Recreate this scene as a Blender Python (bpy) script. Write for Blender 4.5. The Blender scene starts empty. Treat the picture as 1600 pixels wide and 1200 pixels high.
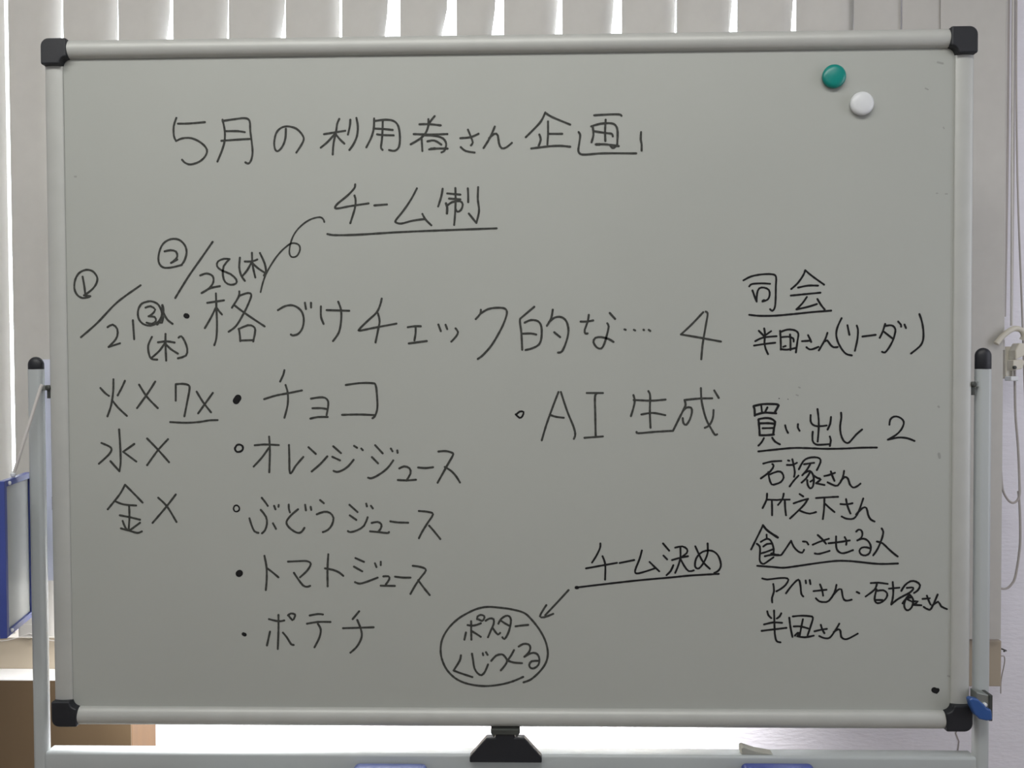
# Mobile whiteboard with handwriting in front of a window with vertical blinds.
import bpy, bmesh, math, random
from mathutils import Vector, Matrix, Euler
random.seed(7)
SC = bpy.context.scene
COL = SC.collection

# ---------------------------------------------------------------- camera
CY, CP, CR = 0.02040277, -0.01998671, 0.00426222
cd = bpy.data.cameras.new('camera'); cam = bpy.data.objects.new('camera', cd); COL.objects.link(cam)
Mr = Matrix.Rotation(CY, 3, 'Z') @ Matrix.Rotation(CP, 3, 'X') @ Matrix.Rotation(CR, 3, 'Y')
right, fwd, up = Mr.col[0], Mr.col[1], Mr.col[2]
rot = Matrix((right, up, -fwd)).transposed()
cam.matrix_world = Matrix.Translation((0.02933657, -1.00269976, 1.31961993)) @ rot.to_4x4()
cd.sensor_width = 36.0; cd.sensor_fit = 'HORIZONTAL'; cd.lens = 36.0 * 1202 / 1600
cd.clip_start = 0.02; cd.clip_end = 60
SC.camera = cam

# ---------------------------------------------------------------- world, lights, exposure
w = bpy.data.worlds.new('overcast'); SC.world = w; w.use_nodes = True
w.node_tree.nodes['Background'].inputs[0].default_value = (0.90, 0.94, 1.0, 1)
w.node_tree.nodes['Background'].inputs[1].default_value = 10.0
def area(name, loc, target, sx, sy, power, col=(1, 1, 1), spread=180):
    l = bpy.data.lights.new(name, 'AREA'); l.shape = 'RECTANGLE'; l.size = sx; l.size_y = sy
    l.energy = power; l.color = col; l.spread = math.radians(spread)
    o = bpy.data.objects.new(name, l); COL.objects.link(o); o.location = loc
    d = Vector(target) - Vector(loc); o.rotation_euler = d.to_track_quat('-Z', 'Y').to_euler()
    return o
area('ceiling_lamp_light', (-0.25, -1.00, 2.42), (-0.20, -0.45, 0.0), 2.2, 0.4, 22, (1.0, 0.99, 0.95))
area('room_daylight', (-0.6, -3.0, 1.7), (0.0, 0.0, 1.4), 2.4, 1.4, 7.5, (0.96, 1.0, 0.99))
area('side_fill', (1.82, -0.50, 1.42), (0.88, 0.3, 1.25), 0.8, 1.3, 3.5, (0.86, 0.89, 1.0), 100)  # added fill that brightens the right wall strip; no window stands there
area('low_wall_fill', (-0.30, 0.10, 1.02), (-0.34, 0.30, 0.72), 0.50, 0.05, 7.0, (1.0, 0.985, 0.98), 130)  # added fill hidden behind the board, whitens the wall below it
area('low_wall_fill_right', (0.17, 0.10, 1.02), (0.14, 0.30, 0.72), 0.26, 0.05, 3.2, (1.0, 0.985, 0.98), 105)  # second added fill behind the board, for the right half of the glare
SC.view_settings.view_transform = 'Standard'; SC.view_settings.look = 'None'
SC.view_settings.gamma = 1.0; SC.view_settings.exposure = 0.0
SC.view_settings.use_curve_mapping = False
SC.cycles.max_bounces = 8; SC.cycles.use_denoising = True

# ---------------------------------------------------------------- materials
def mat(name, col, rough=0.6, metal=0.0, var=0.06, scale=12.0, bump=0.0, bscale=200.0, stretch=(1, 1, 1),
        trans=0.0, spec=0.5, coat=0.0):
    m = bpy.data.materials.new(name); m.use_nodes = True
    nt = m.node_tree; N = nt.nodes; L = nt.links
    b = N['Principled BSDF']
    b.inputs['Roughness'].default_value = rough; b.inputs['Metallic'].default_value = metal
    b.inputs['Specular IOR Level'].default_value = spec
    b.inputs['Coat Weight'].default_value = coat; b.inputs['Coat Roughness'].default_value = 0.22
    tc = N.new('ShaderNodeTexCoord'); mp = N.new('ShaderNodeMapping'); mp.inputs['Scale'].default_value = stretch
    L.new(tc.outputs['Object'], mp.inputs['Vector'])
    n = N.new('ShaderNodeTexNoise'); n.inputs['Scale'].default_value = scale; n.inputs['Detail'].default_value = 4
    L.new(mp.outputs[0], n.inputs['Vector'])
    r = N.new('ShaderNodeValToRGB'); L.new(n.outputs['Fac'], r.inputs[0])
    r.color_ramp.elements[0].position = 0.3; r.color_ramp.elements[1].position = 0.7
    r.color_ramp.elements[0].color = [c * (1 - var) for c in col] + [1]
    r.color_ramp.elements[1].color = [min(1, c * (1 + var)) for c in col] + [1]
    L.new(r.outputs[0], b.inputs['Base Color'])
    if bump:
        n2 = N.new('ShaderNodeTexNoise'); n2.inputs['Scale'].default_value = bscale; n2.inputs['Detail'].default_value = 3
        L.new(mp.outputs[0], n2.inputs['Vector'])
        bp = N.new('ShaderNodeBump'); bp.inputs['Strength'].default_value = bump; bp.inputs['Distance'].default_value = 0.002
        L.new(n2.outputs['Fac'], bp.inputs['Height']); L.new(bp.outputs[0], b.inputs['Normal'])
    if trans:
        t = N.new('ShaderNodeBsdfTranslucent'); L.new(r.outputs[0], t.inputs[0])
        mx = N.new('ShaderNodeMixShader'); mx.inputs[0].default_value = trans
        L.new(b.outputs[0], mx.inputs[1]); L.new(t.outputs[0], mx.inputs[2])
        L.new(mx.outputs[0], N['Material Output'].inputs['Surface'])
    return m
M = dict(
    board=mat('white_enamel', (0.395, 0.41, 0.385), 0.42, var=0.02, scale=3, spec=0.3),
    alu=mat('brushed_aluminium', (0.455, 0.465, 0.445), 0.45, 0.15, var=0.03, scale=30, stretch=(1, 1, 1)),
    black=mat('black_plastic', (0.009, 0.0105, 0.015), 0.5, bump=0.1, bscale=900),
    tube=mat('pale_grey_enamel', (0.42, 0.45, 0.455), 0.32, var=0.02, spec=0.6),
    ink1=mat('dry_marker_ink', (0.046, 0.048, 0.044), 0.7, var=0.35, scale=260, spec=0.2),
    ink2=mat('fresh_marker_ink', (0.013, 0.013, 0.014), 0.7, var=0.3, scale=260, spec=0.15),
    smudge=mat('faint_marker_smudge', (0.29, 0.30, 0.28), 0.6),
    teal=mat('teal_plastic', (0.0, 0.215, 0.185), 0.3),
    white=mat('white_plastic', (0.66, 0.68, 0.70), 0.3, var=0.02),
    slat=mat('blind_fabric', (0.60, 0.585, 0.555), 0.6, var=0.02, scale=40, bump=0.05, bscale=700, trans=0.20, spec=0.3),
    wallp=mat('textured_wallpaper', (0.77, 0.755, 0.81), 0.9, var=0.02, bump=0.55, bscale=60, stretch=(1, 1, 3), spec=0.2),
    casing=mat('beige_casing', (0.38, 0.325, 0.25), 0.5, var=0.05),
    brown=mat('brown_panel', (0.10, 0.068, 0.038), 0.5, var=0.12, scale=8, stretch=(1, 1, 0.1)),
    wood=mat('orange_wood', (0.145, 0.08, 0.032), 0.5, var=0.12, scale=30, stretch=(1, 1, 0.08)),
    lit_top=mat('lit_top_white', (0.86, 0.86, 0.86), 0.3, var=0.01),  # white stands in for strong window light on the cabinet top
    blue=mat('blue_plastic', (0.05, 0.075, 0.30), 0.3),
    pblue=mat('pale_blue_plastic', (0.13, 0.165, 0.36), 0.4),
    dblue=mat('dark_blue_felt', (0.03, 0.05, 0.22), 0.8),
    lever=mat('lever_blue_plastic', (0.028, 0.085, 0.27), 0.3),
    steel=mat('dull_steel', (0.30, 0.32, 0.30), 0.35, 0.7),
    dark=mat('dark_steel', (0.06, 0.065, 0.06), 0.5, 0.3),
    cream=mat('cream_plastic', (0.60, 0.57, 0.49), 0.45, var=0.02),
    cord=mat('white_cord', (0.62, 0.60, 0.58), 0.8, bump=0.5, bscale=1500),
    greycord=mat('grey_cord', (0.43, 0.40, 0.385), 0.8, bump=0.5, bscale=1500),
    felt=mat('grey_felt', (0.33, 0.33, 0.29), 0.9),
    lav=mat('pale_lavender_sheet', (0.78, 0.80, 0.88), 0.4, trans=0.5),
    floor=mat('floor_sheet', (0.30, 0.24, 0.18), 0.5, var=0.1),
    ceil=mat('ceiling_board', (0.75, 0.75, 0.72), 0.9, bump=0.3),
    frame=mat('window_aluminium', (0.35, 0.35, 0.34), 0.4, 0.6),
    seam=mat('wallpaper_seam', (0.30, 0.27, 0.27), 0.9),
)
g = bpy.data.materials.new('window_glass'); g.use_nodes = True
gb = g.node_tree.nodes['Principled BSDF']; gb.inputs['Transmission Weight'].default_value = 1.0
gb.inputs['Roughness'].default_value = 0.0; gb.inputs['IOR'].default_value = 1.45; M['glass'] = g

# ---------------------------------------------------------------- helpers
def obj(name, bm, m, parent=None, smooth=False, origin=None, bevel=None):
    bmesh.ops.recalc_face_normals(bm, faces=bm.faces)
    if origin is not None:
        bmesh.ops.translate(bm, verts=bm.verts, vec=-Vector(origin))
    me = bpy.data.meshes.new(name); bm.to_mesh(me); bm.free()
    me.materials.append(M[m]); o = bpy.data.objects.new(name, me); COL.objects.link(o)
    if origin is not None: o.location = origin
    if smooth:
        for p in me.polygons: p.use_smooth = True
        me.set_sharp_from_angle(angle=math.radians(38))
    if bevel:
        md = o.modifiers.new('bevel', 'BEVEL'); md.width = bevel; md.segments = 3; md.limit_method = 'ANGLE'
        md.angle_limit = math.radians(40)
    if parent is not None:
        o.parent = parent
        if origin is not None: o.location = Vector(origin) - parent.location
    return o
def empty(name, loc):
    o = bpy.data.objects.new(name, None); COL.objects.link(o); o.location = loc; o.empty_display_size = 0.05
    return o
def tag(o, label=None, cat=None, group=None, kind=None):
    for k, v in (('label', label), ('category', cat), ('group', group), ('kind', kind)):
        if v: o[k] = v
    return o
def box(x0, x1, y0, y1, z0, z1, bm=None):
    bm = bm or bmesh.new()
    v = [bm.verts.new(p) for p in ((x0,y0,z0),(x1,y0,z0),(x1,y1,z0),(x0,y1,z0),(x0,y0,z1),(x1,y0,z1),(x1,y1,z1),(x0,y1,z1))]
    for f in ((0,1,2,3),(4,5,6,7),(0,1,5,4),(1,2,6,5),(2,3,7,6),(3,0,4,7)): bm.faces.new([v[i] for i in f])
    return bm
def prism(pts, y0, y1, bm=None):            # polygon (x,z) extruded along y
    bm = bm or bmesh.new()
    a = [bm.verts.new((x, y0, z)) for x, z in pts]; b = [bm.verts.new((x, y1, z)) for x, z in pts]
    bm.faces.new(a); bm.faces.new(b[::-1]); n = len(pts)
    for i in range(n): bm.faces.new((a[i], a[(i+1) % n], b[(i+1) % n], b[i]))
    return bm
def sweep(prof, p0, p1, u, v, bm=None):     # closed profile (a,b) -> a*u+b*v, swept from p0 to p1
    bm = bm or bmesh.new(); u = Vector(u); v = Vector(v)
    A = [bm.verts.new(Vector(p0) + u*a + v*b) for a, b in prof]
    B = [bm.verts.new(Vector(p1) + u*a + v*b) for a, b in prof]
    n = len(prof)
    for i in range(n): bm.faces.new((A[i], A[(i+1) % n], B[(i+1) % n], B[i]))
    bm.faces.new(A[::-1]); bm.faces.new(B)
    return bm
def tube(path, r, seg=8, bm=None, cap=True):
    bm = bm or bmesh.new(); P = [Vector(p) for p in path]; rings = []
    up = Vector((0, 1, 0))
    for i, p in enumerate(P):
        t = (P[min(i+1, len(P)-1)] - P[max(i-1, 0)]).normalized()
        a = t.cross(up)
        if a.length < 1e-4: a = t.cross(Vector((1, 0, 0)))
        a.normalize(); b = t.cross(a).normalized()
        rings.append([bm.verts.new(p + a*math.cos(2*math.pi*k/seg)*r + b*math.sin(2*math.pi*k/seg)*r) for k in range(seg)])
    for R0, R1 in zip(rings, rings[1:]):
        for k in range(seg): bm.faces.new((R0[k], R0[(k+1) % seg], R1[(k+1) % seg], R1[k]))
    if cap: bm.faces.new(rings[0][::-1]); bm.faces.new(rings[-1])
    return bm
def lathe(prof, c, axis='z', seg=32, bm=None):   # prof (r,h)
    bm = bm or bmesh.new(); c = Vector(c); rings = []
    for r, h in prof:
        ring = []
        for k in range(seg):
            a = 2*math.pi*k/seg
            q = (r*math.cos(a), r*math.sin(a), h) if axis == 'z' else ((r*math.cos(a), -h, r*math.sin(a)) if axis == 'y' else (h, r*math.cos(a), r*math.sin(a)))
            ring.append(bm.verts.new(c + Vector(q)))
        rings.append(ring)
    for R0, R1 in zip(rings, rings[1:]):
        for k in range(seg): bm.faces.new((R0[k], R0[(k+1) % seg], R1[(k+1) % seg], R1[k]))
    bm.faces.new(rings[0][::-1]); bm.faces.new(rings[-1])
    return bm
def smooth_path(pts, n=6):
    P = [Vector(p) for p in pts]; out = []
    if len(P) < 3: return P
    for i in range(len(P)-1):
        a, b, c, d = P[max(i-1, 0)], P[i], P[i+1], P[min(i+2, len(P)-1)]
        for k in range(n):
            t = k/n
            out.append(0.5*((2*b) + (c-a)*t + (2*a-5*b+4*c-d)*t*t + (3*b-a-3*c+d)*t**3))
    out.append(P[-1]); return out
def rounded(w, h, r, n=4):
    out = []
    for cx, cy, a0 in ((w/2-r, h/2-r, 0), (-w/2+r, h/2-r, 90), (-w/2+r, -h/2+r, 180), (w/2-r, -h/2+r, 270)):
        for k in range(n+1):
            a = math.radians(a0 + 90*k/n); out.append((cx + r*math.cos(a), cy + r*math.sin(a)))
    return out

# ================================================================ the room
RX0, RX1, RY0, RY1, RH = -2.6, 1.9, -3.4, 0.30, 2.50
WX0, WX1, WZ0, WZ1 = -1.50, 0.600, 0.874, 2.15
b = box(RX0, WX0, RY1, RY1+0.12, 0, RH); box(WX1, RX1, RY1, RY1+0.12, 0, RH, b)
box(WX0, WX1, RY1, RY1+0.12, 0, WZ0-0.002, b); box(WX0, WX1, RY1, RY1+0.12, WZ1, RH, b)
wall = tag(obj('wall_back', b, 'wallp'), kind='structure')
pts = [(0.7539,0.76),(0.7545,0.7119),(0.7497,0.7009),(0.7552,0.6868),(0.7535,0.672),(0.7501,0.6541),(0.750,0.60)]
bm = bmesh.new(); l = []; r_ = []
for i, (x, z) in enumerate(pts):
    ww = (0.0005, 0.0008, 0.0012, 0.001, 0.0012, 0.0008, 0.0005)[i]
    l.append(bm.verts.new((x-ww, RY1-0.0006, z))); r_.append(bm.verts.new((x+ww, RY1-0.0006, z)))
for i in range(len(pts)-1): bm.faces.new((l[i], r_[i], r_[i+1], l[i+1]))
obj('wallpaper_seam', bm, 'seam', wall)
tag(obj('floor', box(RX0, RX1, RY0, RY1+0.12, -0.1, 0), 'floor'), kind='structure')
tag(obj('ceiling', box(RX0, RX1, RY0, RY1+0.12, RH, RH+0.1), 'ceil'), kind='structure')
tag(obj('wall_left', box(RX0-0.1, RX0, RY0, RY1+0.12, 0, RH), 'wallp'), kind='structure')
tag(obj('wall_right', box(RX1, RX1+0.1, RY0, RY1+0.12, 0, RH), 'wallp'), kind='structure')
tag(obj('wall_front', box(RX0, RX1, RY0-0.1, RY0, 0, RH), 'wallp'), kind='structure')
# window: aluminium frame and two panes
bm = box(WX0, WX1, 0.375, 0.405, WZ0, WZ0+0.03); box(WX0, WX1, 0.375, 0.405, WZ1-0.04, WZ1, bm)
for x in (WX0, -0.40, WX1-0.03): box(x, x+0.03, 0.375, 0.405, WZ0+0.03, WZ1-0.04, bm)
win = tag(obj('window_1', bm, 'frame'), kind='structure')
obj('window_pane', box(WX0+0.03, -0.40, 0.387, 0.391, WZ0+0.03, WZ1-0.04), 'glass', win)
obj('window_pane', box(-0.37, WX1-0.03, 0.387, 0.391, WZ0+0.03, WZ1-0.04), 'glass', win)
# window casing board under the blinds
tag(obj('trim_1', box(-1.56, 0.8012, 0.26, RY1-0.0005, 0.7966, 0.8725), 'casing', bevel=0.002), kind='structure')

# ================================================================ vertical blinds
bl = tag(empty('vertical_blinds', (-0.4, 0.245, 2.2)), 'beige vertical fabric blinds with bright daylight gaps hanging behind the whiteboard', 'blinds')
SLY, SZ0, SZ1 = 0.245, 0.8800, 2.17
SLATS = [(-1.4488, 1.2, 1.2, 0.1), (-1.3582, 1.2, 1.2, 0.1), (-1.2676, 1.2, 1.2, 0.1), (-1.177, 1.2, 1.2, 0.1), (-1.0864, 1.2, 1.2, 0.1), (-0.9958, 1.2, 1.2, 0.1), (-0.9052, 0.75, 0.8, 0.0795), (-0.8146, 1.064, 1.441, 0.0845), (-0.7239, 0.904, 1.255, 0.087), (-0.633, 0.851, 1.811, 0.083), (-0.5434, 0.675, 1.214, 0.0885), (-0.4524, 0.599, 1.697, 0.091), (-0.3597, 1.051, 1.168, 0.0905), (-0.2682, 0.431, 1.421, 0.075), (-0.174, 0.151, 1.73, 0.077), (-0.0831, 0.059, 1.419, 0.0635), (-0.0069, 1.021, 1.397, 0.095), (0.0871, 1.052, 1.41, 0.0925), (0.1824, 1.278, 1.397, 0.1015), (0.2696, 1.114, 1.396, 0.1035), (0.3663, 1.205, 1.409, 0.1075), (0.4597, 1.281, 1.327, 0.115), (0.5513, 0.3, 0.3, 0.0765), (0.6274, 0.2, 0.2, 0.0615), (0.6878, 0.0, 0.0, 0.1025)]
def slat(x, at, ab, wd):        # louvre whose free edge curls back towards the window: at / ab = curl at top / below
    bm = bmesh.new(); rows = []; nz, nx = 40, 24
    for j in range(nz+1):
        z = SZ0 + (SZ1-SZ0)*j/nz if j < 24 else 1.84 + (SZ1-1.84)*(j-24)/(nz-24)
        if j < 24: z = SZ0 + (1.84-SZ0)*j/24
        t = min(1, max(0, (z-1.855)/0.075)); t = t*t*(3-2*t); c = ab + (at-ab)*t
        px, py = x, SLY; row = [(px, py, z)]
        for i in range(nx):
            th = c*max(0, ((i+.5)/nx-.58)/.42); px += wd/nx*math.cos(th); py += wd/nx*math.sin(th); row.append((px, py, z))
        rows.append(row)
    th = 0.0006
    F = [[bm.verts.new(p) for p in r] for r in rows]; B = [[bm.verts.new((p[0], p[1]+th, p[2])) for p in r] for r in rows]
    for j in range(nz):
        for i in range(nx):
            bm.faces.new((F[j][i], F[j][i+1], F[j+1][i+1], F[j+1][i])); bm.faces.new((B[j][i+1], B[j][i], B[j+1][i], B[j+1][i+1]))
        bm.faces.new((F[j+1][0], B[j+1][0], B[j][0], F[j][0])); bm.faces.new((F[j][nx], B[j][nx], B[j+1][nx], F[j+1][nx]))
    for i in range(nx):
        bm.faces.new((F[0][i+1], F[0][i], B[0][i], B[0][i+1])); bm.faces.new((F[nz][i], F[nz][i+1], B[nz][i+1], B[nz][i]))
    return bm
for x, at, ab, wd in SLATS:
    o = obj('slat', slat(x, at, ab, wd), 'slat', bl, smooth=True, origin=(x, SLY, 2.17))
    obj('hem', box(x+0.003, x+wd*0.42, SLY-0.0012, SLY+0.0022, SZ0-0.0005, SZ0+0.020), 'slat', o, origin=(x, SLY, 2.17)).location = (0, 0, 0)
obj('headrail', box(-1.56, 0.80, 0.215, 0.262, 2.175, 2.215), 'white', bl, origin=(-0.4, 0.245, 2.2), bevel=0.003)
# spacer cords looping between the bottom hems
for i in range(len(SLATS)-1):
    x0, x1 = SLATS[i][0]+0.02, SLATS[i+1][0]+0.02
    P = smooth_path([(x0, SLY-0.003, SZ0+0.006), ((x0+x1)/2, SLY-0.004, SZ0-0.006), (x1, SLY-0.003, SZ0+0.006)], 5)
    obj('spacer_cord', tube(P, 0.0007, 5), 'cord', bl, smooth=True, origin=(-0.4, 0.245, 2.2))
def cord(name, pts, r, m, lab=None):
    o = obj(name, tube(smooth_path(pts, 6), r, 8), m, bl, smooth=True, origin=(-0.4, 0.245, 2.2))
    return o
cy_ = 0.252
cord('pull_cord', [(0.7955,cy_,2.18),(0.7953,cy_,1.903),(0.7945,cy_,1.394),(0.7955,cy_,1.362)], 0.0017, 'cord')
cord('pull_cord', [(0.8000,cy_+.004,2.18),(0.8005,cy_+.004,1.9),(0.8003,cy_+.004,1.6),(0.7985,cy_+.004,1.40)], 0.0024, 'greycord')
cord('pull_cord', [(0.8060,cy_,2.18),(0.8055,cy_,1.9),(0.8065,cy_,1.6),(0.8075,cy_,1.385)], 0.0019, 'cord')
cord('pull_cord', [(0.8100,cy_+.004,2.18),(0.8094,cy_+.004,1.9),(0.8105,cy_+.004,1.6),(0.8100,cy_+.004,1.39)], 0.0018, 'greycord')
cord('pull_cord', [(0.8120,cy_,2.18),(0.8110,cy_,1.85),(0.8150,cy_,1.62),(0.8238,cy_,1.4146),(0.833,cy_,1.2),(0.838,cy_,1.15)], 0.0014, 'greycord')
cord('pull_cord', [(0.8135,cy_,1.32),(0.8137,cy_,1.2915),(0.8152,cy_,1.24),(0.8197,cy_,1.188),(0.8225,cy_,1.13),(0.8225,cy_,1.112),(0.8184,cy_,1.1056-.003),(0.8113,cy_,1.1005-.001),(0.8031,cy_,1.1057),(0.7958,cy_,1.1212),(0.7930,cy_,1.147),(0.792,cy_+.004,1.20)], 0.0018, 'greycord')
cord('pull_cord', [(0.8225,cy_+.003,1.118),(0.8250,cy_+.003,1.09),(0.8261,cy_+.003,1.033),(0.8195,cy_+.003,0.9812),(0.8124,cy_+.003,0.9656),(0.8043,cy_+.003,0.9593),(0.7941,cy_+.003,0.9603),(0.785,cy_+.006,0.968)], 0.0018, 'greycord')
# cleat that the cords are gathered in
cl = obj('cord_cleat', box(0.801, 0.817, 0.256, 0.2995, 1.300, 1.352), 'cream', bl, origin=(0.808, 0.262, 1.33), bevel=0.002)
cl['label'] = 'cream plastic hooked cleat gathering the blind cords'
def clp(n, bm, m='cream', **k):
    o = obj(n, bm, m, cl, origin=(0.808, 0.262, 1.33), **k); o.location = (0, 0, 0); return o
clp('hook', tube(smooth_path([(0.775,0.238,1.356),(0.7835,0.238,1.3665),(0.795,0.238,1.376),(0.806,0.240,1.380),(0.8160,0.240,1.377),(0.8205,0.241,1.3685),(0.8190,0.243,1.362)], 6), 0.0045, 10), smooth=True)
clp('cord_clamp', prism([(0.806,1.330),(0.820,1.337),(0.822,1.356),(0.811,1.357),(0.805,1.345)], 0.238, 0.256), bevel=0.002)
clp('cord_clamp', prism([(0.803,1.313),(0.818,1.316),(0.822,1.328),(0.817,1.331),(0.803,1.330)], 0.240, 0.256), bevel=0.0015)
clp('foot_tab', box(0.7995, 0.8125, 0.240, 0.256, 1.2965, 1.304), 'white', bevel=0.0015)
clp('screw', lathe([(0.0028, 0), (0.0028, 0.003), (0.0015, 0.004)], (0.8045, 0.240, 1.318), 'y', 12), 'dark')
# small screw hook and loose thread at the casing end
hk = tag(empty('wall_hook', (0.806, 0.295, 0.853)), 'thin dark wire hook with a hanging thread beside the casing end', 'hook')
obj('hook_wire', tube(smooth_path([(0.8205,0.2995,0.846),(0.820,0.28,0.849),(0.812,0.268,0.853),(0.806,0.262,0.854)], 5), 0.0013, 7), 'dark', hk, smooth=True, origin=(0.806, 0.295, 0.853))
obj('thread', tube(smooth_path([(0.803,0.263,0.846),(0.809,0.266,0.844),(0.812,0.27,0.832),(0.813,0.28,0.80),(0.8155,0.285,0.775)], 5), 0.0009, 6), 'greycord', hk, smooth=True, origin=(0.806, 0.295, 0.853))

# ================================================================ shallow brown cabinet under the window
cb = tag(empty('cabinet', (-1.0, 0.256, 0)), 'shallow brown cabinet with light-whitened top and orange wood side under the window', 'cabinet')
o_ = (-1.0, 0.256, 0)
X1 = -0.6126
obj('body', box(-1.42, X1-0.0125, 0.2170, 0.296, 0.03, 0.7940), 'brown', cb, origin=o_)
obj('side_panel', box(X1-0.0120, X1, 0.2172, 0.2958, 0.0, 0.7945), 'wood', cb, origin=o_, bevel=0.001)
obj('front_panel', box(-1.42, X1, 0.2140, 0.2168, 0.04, 0.8190), 'brown', cb, origin=o_, bevel=0.0008)
obj('top_board', box(-1.42, X1, 0.2170, 0.2590, 0.7955, 0.8190), 'brown', cb, origin=o_)
obj('lit_top_sheet', box(-1.43, X1, 0.2138, 0.2590, 0.8192, 0.8205), 'lit_top', cb, origin=o_)  # thin sheet whose white colour carries the light falling on the top
obj('plinth', box(-1.41, X1-0.02, 0.2200, 0.29, 0.0, 0.03), 'dark', cb, origin=o_)

# ================================================================ mobile whiteboard
wb = tag(empty('mobile_whiteboard', (0, 0, 0)), 'large whiteboard in an aluminium frame on a grey stand, covered with black handwriting', 'whiteboard')
def part(n, bm, m, **k): return obj(n, bm, m, wb, **k)
FW = 0.0235
part('board_surface', box(-0.585, 0.585, 0.0, 0.004, 0.865, 1.735), 'board')
part('backing', box(-0.583, 0.583, 0.0045, 0.012, 0.867, 1.733), 'steel')
# half-round rails: profile a = across (0 at the outer edge), b = depth (positive towards the room)
prof = [(0, -0.013), (0, 0.001)] + [(FW/2 - FW/2*math.cos(t), 0.001 + 0.0085*math.sin(t)) for t in [math.pi*k/14 for k in range(1, 14)]] + [(FW, 0.001), (FW, -0.0), (FW-0.004, -0.013)]
prof = [(a, bb) for a, bb in prof]
Y_ = (0, -1, 0)
prof_side = [(a, bb if bb <= 0.001 else 0.001+(bb-0.001)*0.36) for a, bb in prof]
part('frame_rail', sweep(prof, (-0.567, 0, 1.75), (0.567, 0, 1.75), (0, 0, -1), Y_), 'alu', smooth=True)
part('frame_rail', sweep(prof, (-0.567, 0, 0.85), (0.567, 0, 0.85), (0, 0, 1), Y_), 'alu', smooth=True)
part('frame_rail', sweep(prof_side, (-0.6, 0, 0.883), (-0.6, 0, 1.717), (1, 0, 0), Y_), 'alu', smooth=True)
part('frame_rail', sweep(prof_side, (0.6, 0, 0.883), (0.6, 0, 1.717), (-1, 0, 0), Y_), 'alu', smooth=True)
CS = 0.0338
def cap_poly(sx, sz):
    p = []
    R = 0.0105
    for k in range(7):
        a = math.pi + math.pi/2*k/6; p.append((R + R*math.cos(a), R + R*math.sin(a)))
    # p runs from the outer vertical edge round to the outer horizontal edge
    p += [(CS, 0), (CS, FW+0.001)]
    for k in range(1, 6):
        a = math.pi/2*k/6; p.append((FW+0.001 + (CS-FW-0.001)*(1-math.sin(a)), CS - (CS-FW-0.001)*math.cos(a)))
    p += [(FW+0.001, CS), (0, CS)]
    return [(sx*(0.6005-a), 1.3 + sz*(0.4505-b2)) for a, b2 in p]
for sx in (-1, 1):
    for sz in (-1, 1):
        part('corner_cap', prism(cap_poly(sx, sz), -0.0108, 0.0145), 'black', bevel=0.0022)
# stand
PX = (-0.6235, 0.6192)
pr = rounded(0.0198, 0.0130, 0.0060, 8)
for i, x in enumerate(PX):
    zt = (1.3215, 1.3165)[i]
    p = part('post', sweep(pr, (x, 0.0065, 0.09), (x, 0.0065, zt), (1, 0, 0), (0, 1, 0)), 'tube', smooth=True)
    h = (0.0165, 0.0275)[i]; base = h-0.0105
    cp = lathe([(0.0098, 0), (0.0102, 0.0005), (0.0102, base)] + [(0.0102*math.cos(a), base+0.0105*math.sin(a)) for a in [math.radians(d) for d in range(10, 90, 13)]], (x, 0.0065, zt), 'z', 24)
    for v in cp.verts: v.co.y = 0.0065 + (v.co.y-0.0065)*0.72
    obj('post_cap', cp, 'black', p, smooth=True)
    # foot with two casters, below the frame
    f = part('foot', sweep(rounded(0.03, 0.03, 0.006), (x, -0.26, 0.075), (x, 0.19, 0.075), (1, 0, 0), (0, 0, 1)), 'tube', smooth=True)
    for yy in (-0.235, 0.165):
        bmw = lathe([(0.008, -0.009), (0.0245, -0.009), (0.0265, -0.006), (0.0265, 0.006), (0.0245, 0.009), (0.008, 0.009)], (x, yy, 0.0268), 'x', 20)
        box(x-0.014, x-0.0105, yy-0.012, yy+0.012, 0.022, 0.062, bmw); box(x+0.0105, x+0.014, yy-0.012, yy+0.012, 0.022, 0.062, bmw)
        obj('caster', bmw, 'black', f)
part('crossbar', sweep(rounded(0.022, 0.027, 0.004), (PX[0]+0.0085, 0.011, 0.7975), (PX[1]-0.0085, 0.011, 0.7975), (0, 1, 0), (0, 0, 1)), 'tube', smooth=True)
part('lower_crossbar', sweep(rounded(0.022, 0.027, 0.004), (PX[0]+0.0085, 0.011, 0.20), (PX[1]-0.0085, 0.011, 0.20), (0, 1, 0), (0, 0, 1)), 'tube', smooth=True)
tr = box(-0.42, 0.52, -0.060, -0.0015, 0.735, 0.738); box(-0.42, 0.52, -0.060, -0.058, 0.738, 0.752, tr)
part('pen_tray', tr, 'tube')
# pivots between board and posts
for s, x0, x1 in ((-1, PX[0]+0.009, -0.6002), (1, 0.6002, PX[1]-0.009)):
    pb = part('pivot_bracket', box(x0, x1, -0.001, 0.004, 1.2935, 1.3005), 'steel', bevel=0.0008)
    xb = x1-0.002 if s < 0 else x0+0.002
    obj('bolt', lathe([(0.0035, 0), (0.0035, 0.003), (0.002, 0.0042)], (xb, -0.001, 1.297), 'y', 12), 'dark', pb)
    obj('bracket_lip', box(xb-0.0018, xb+0.0018, -0.002, 0.004, 1.283, 1.2935), 'dark', pb)
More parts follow.
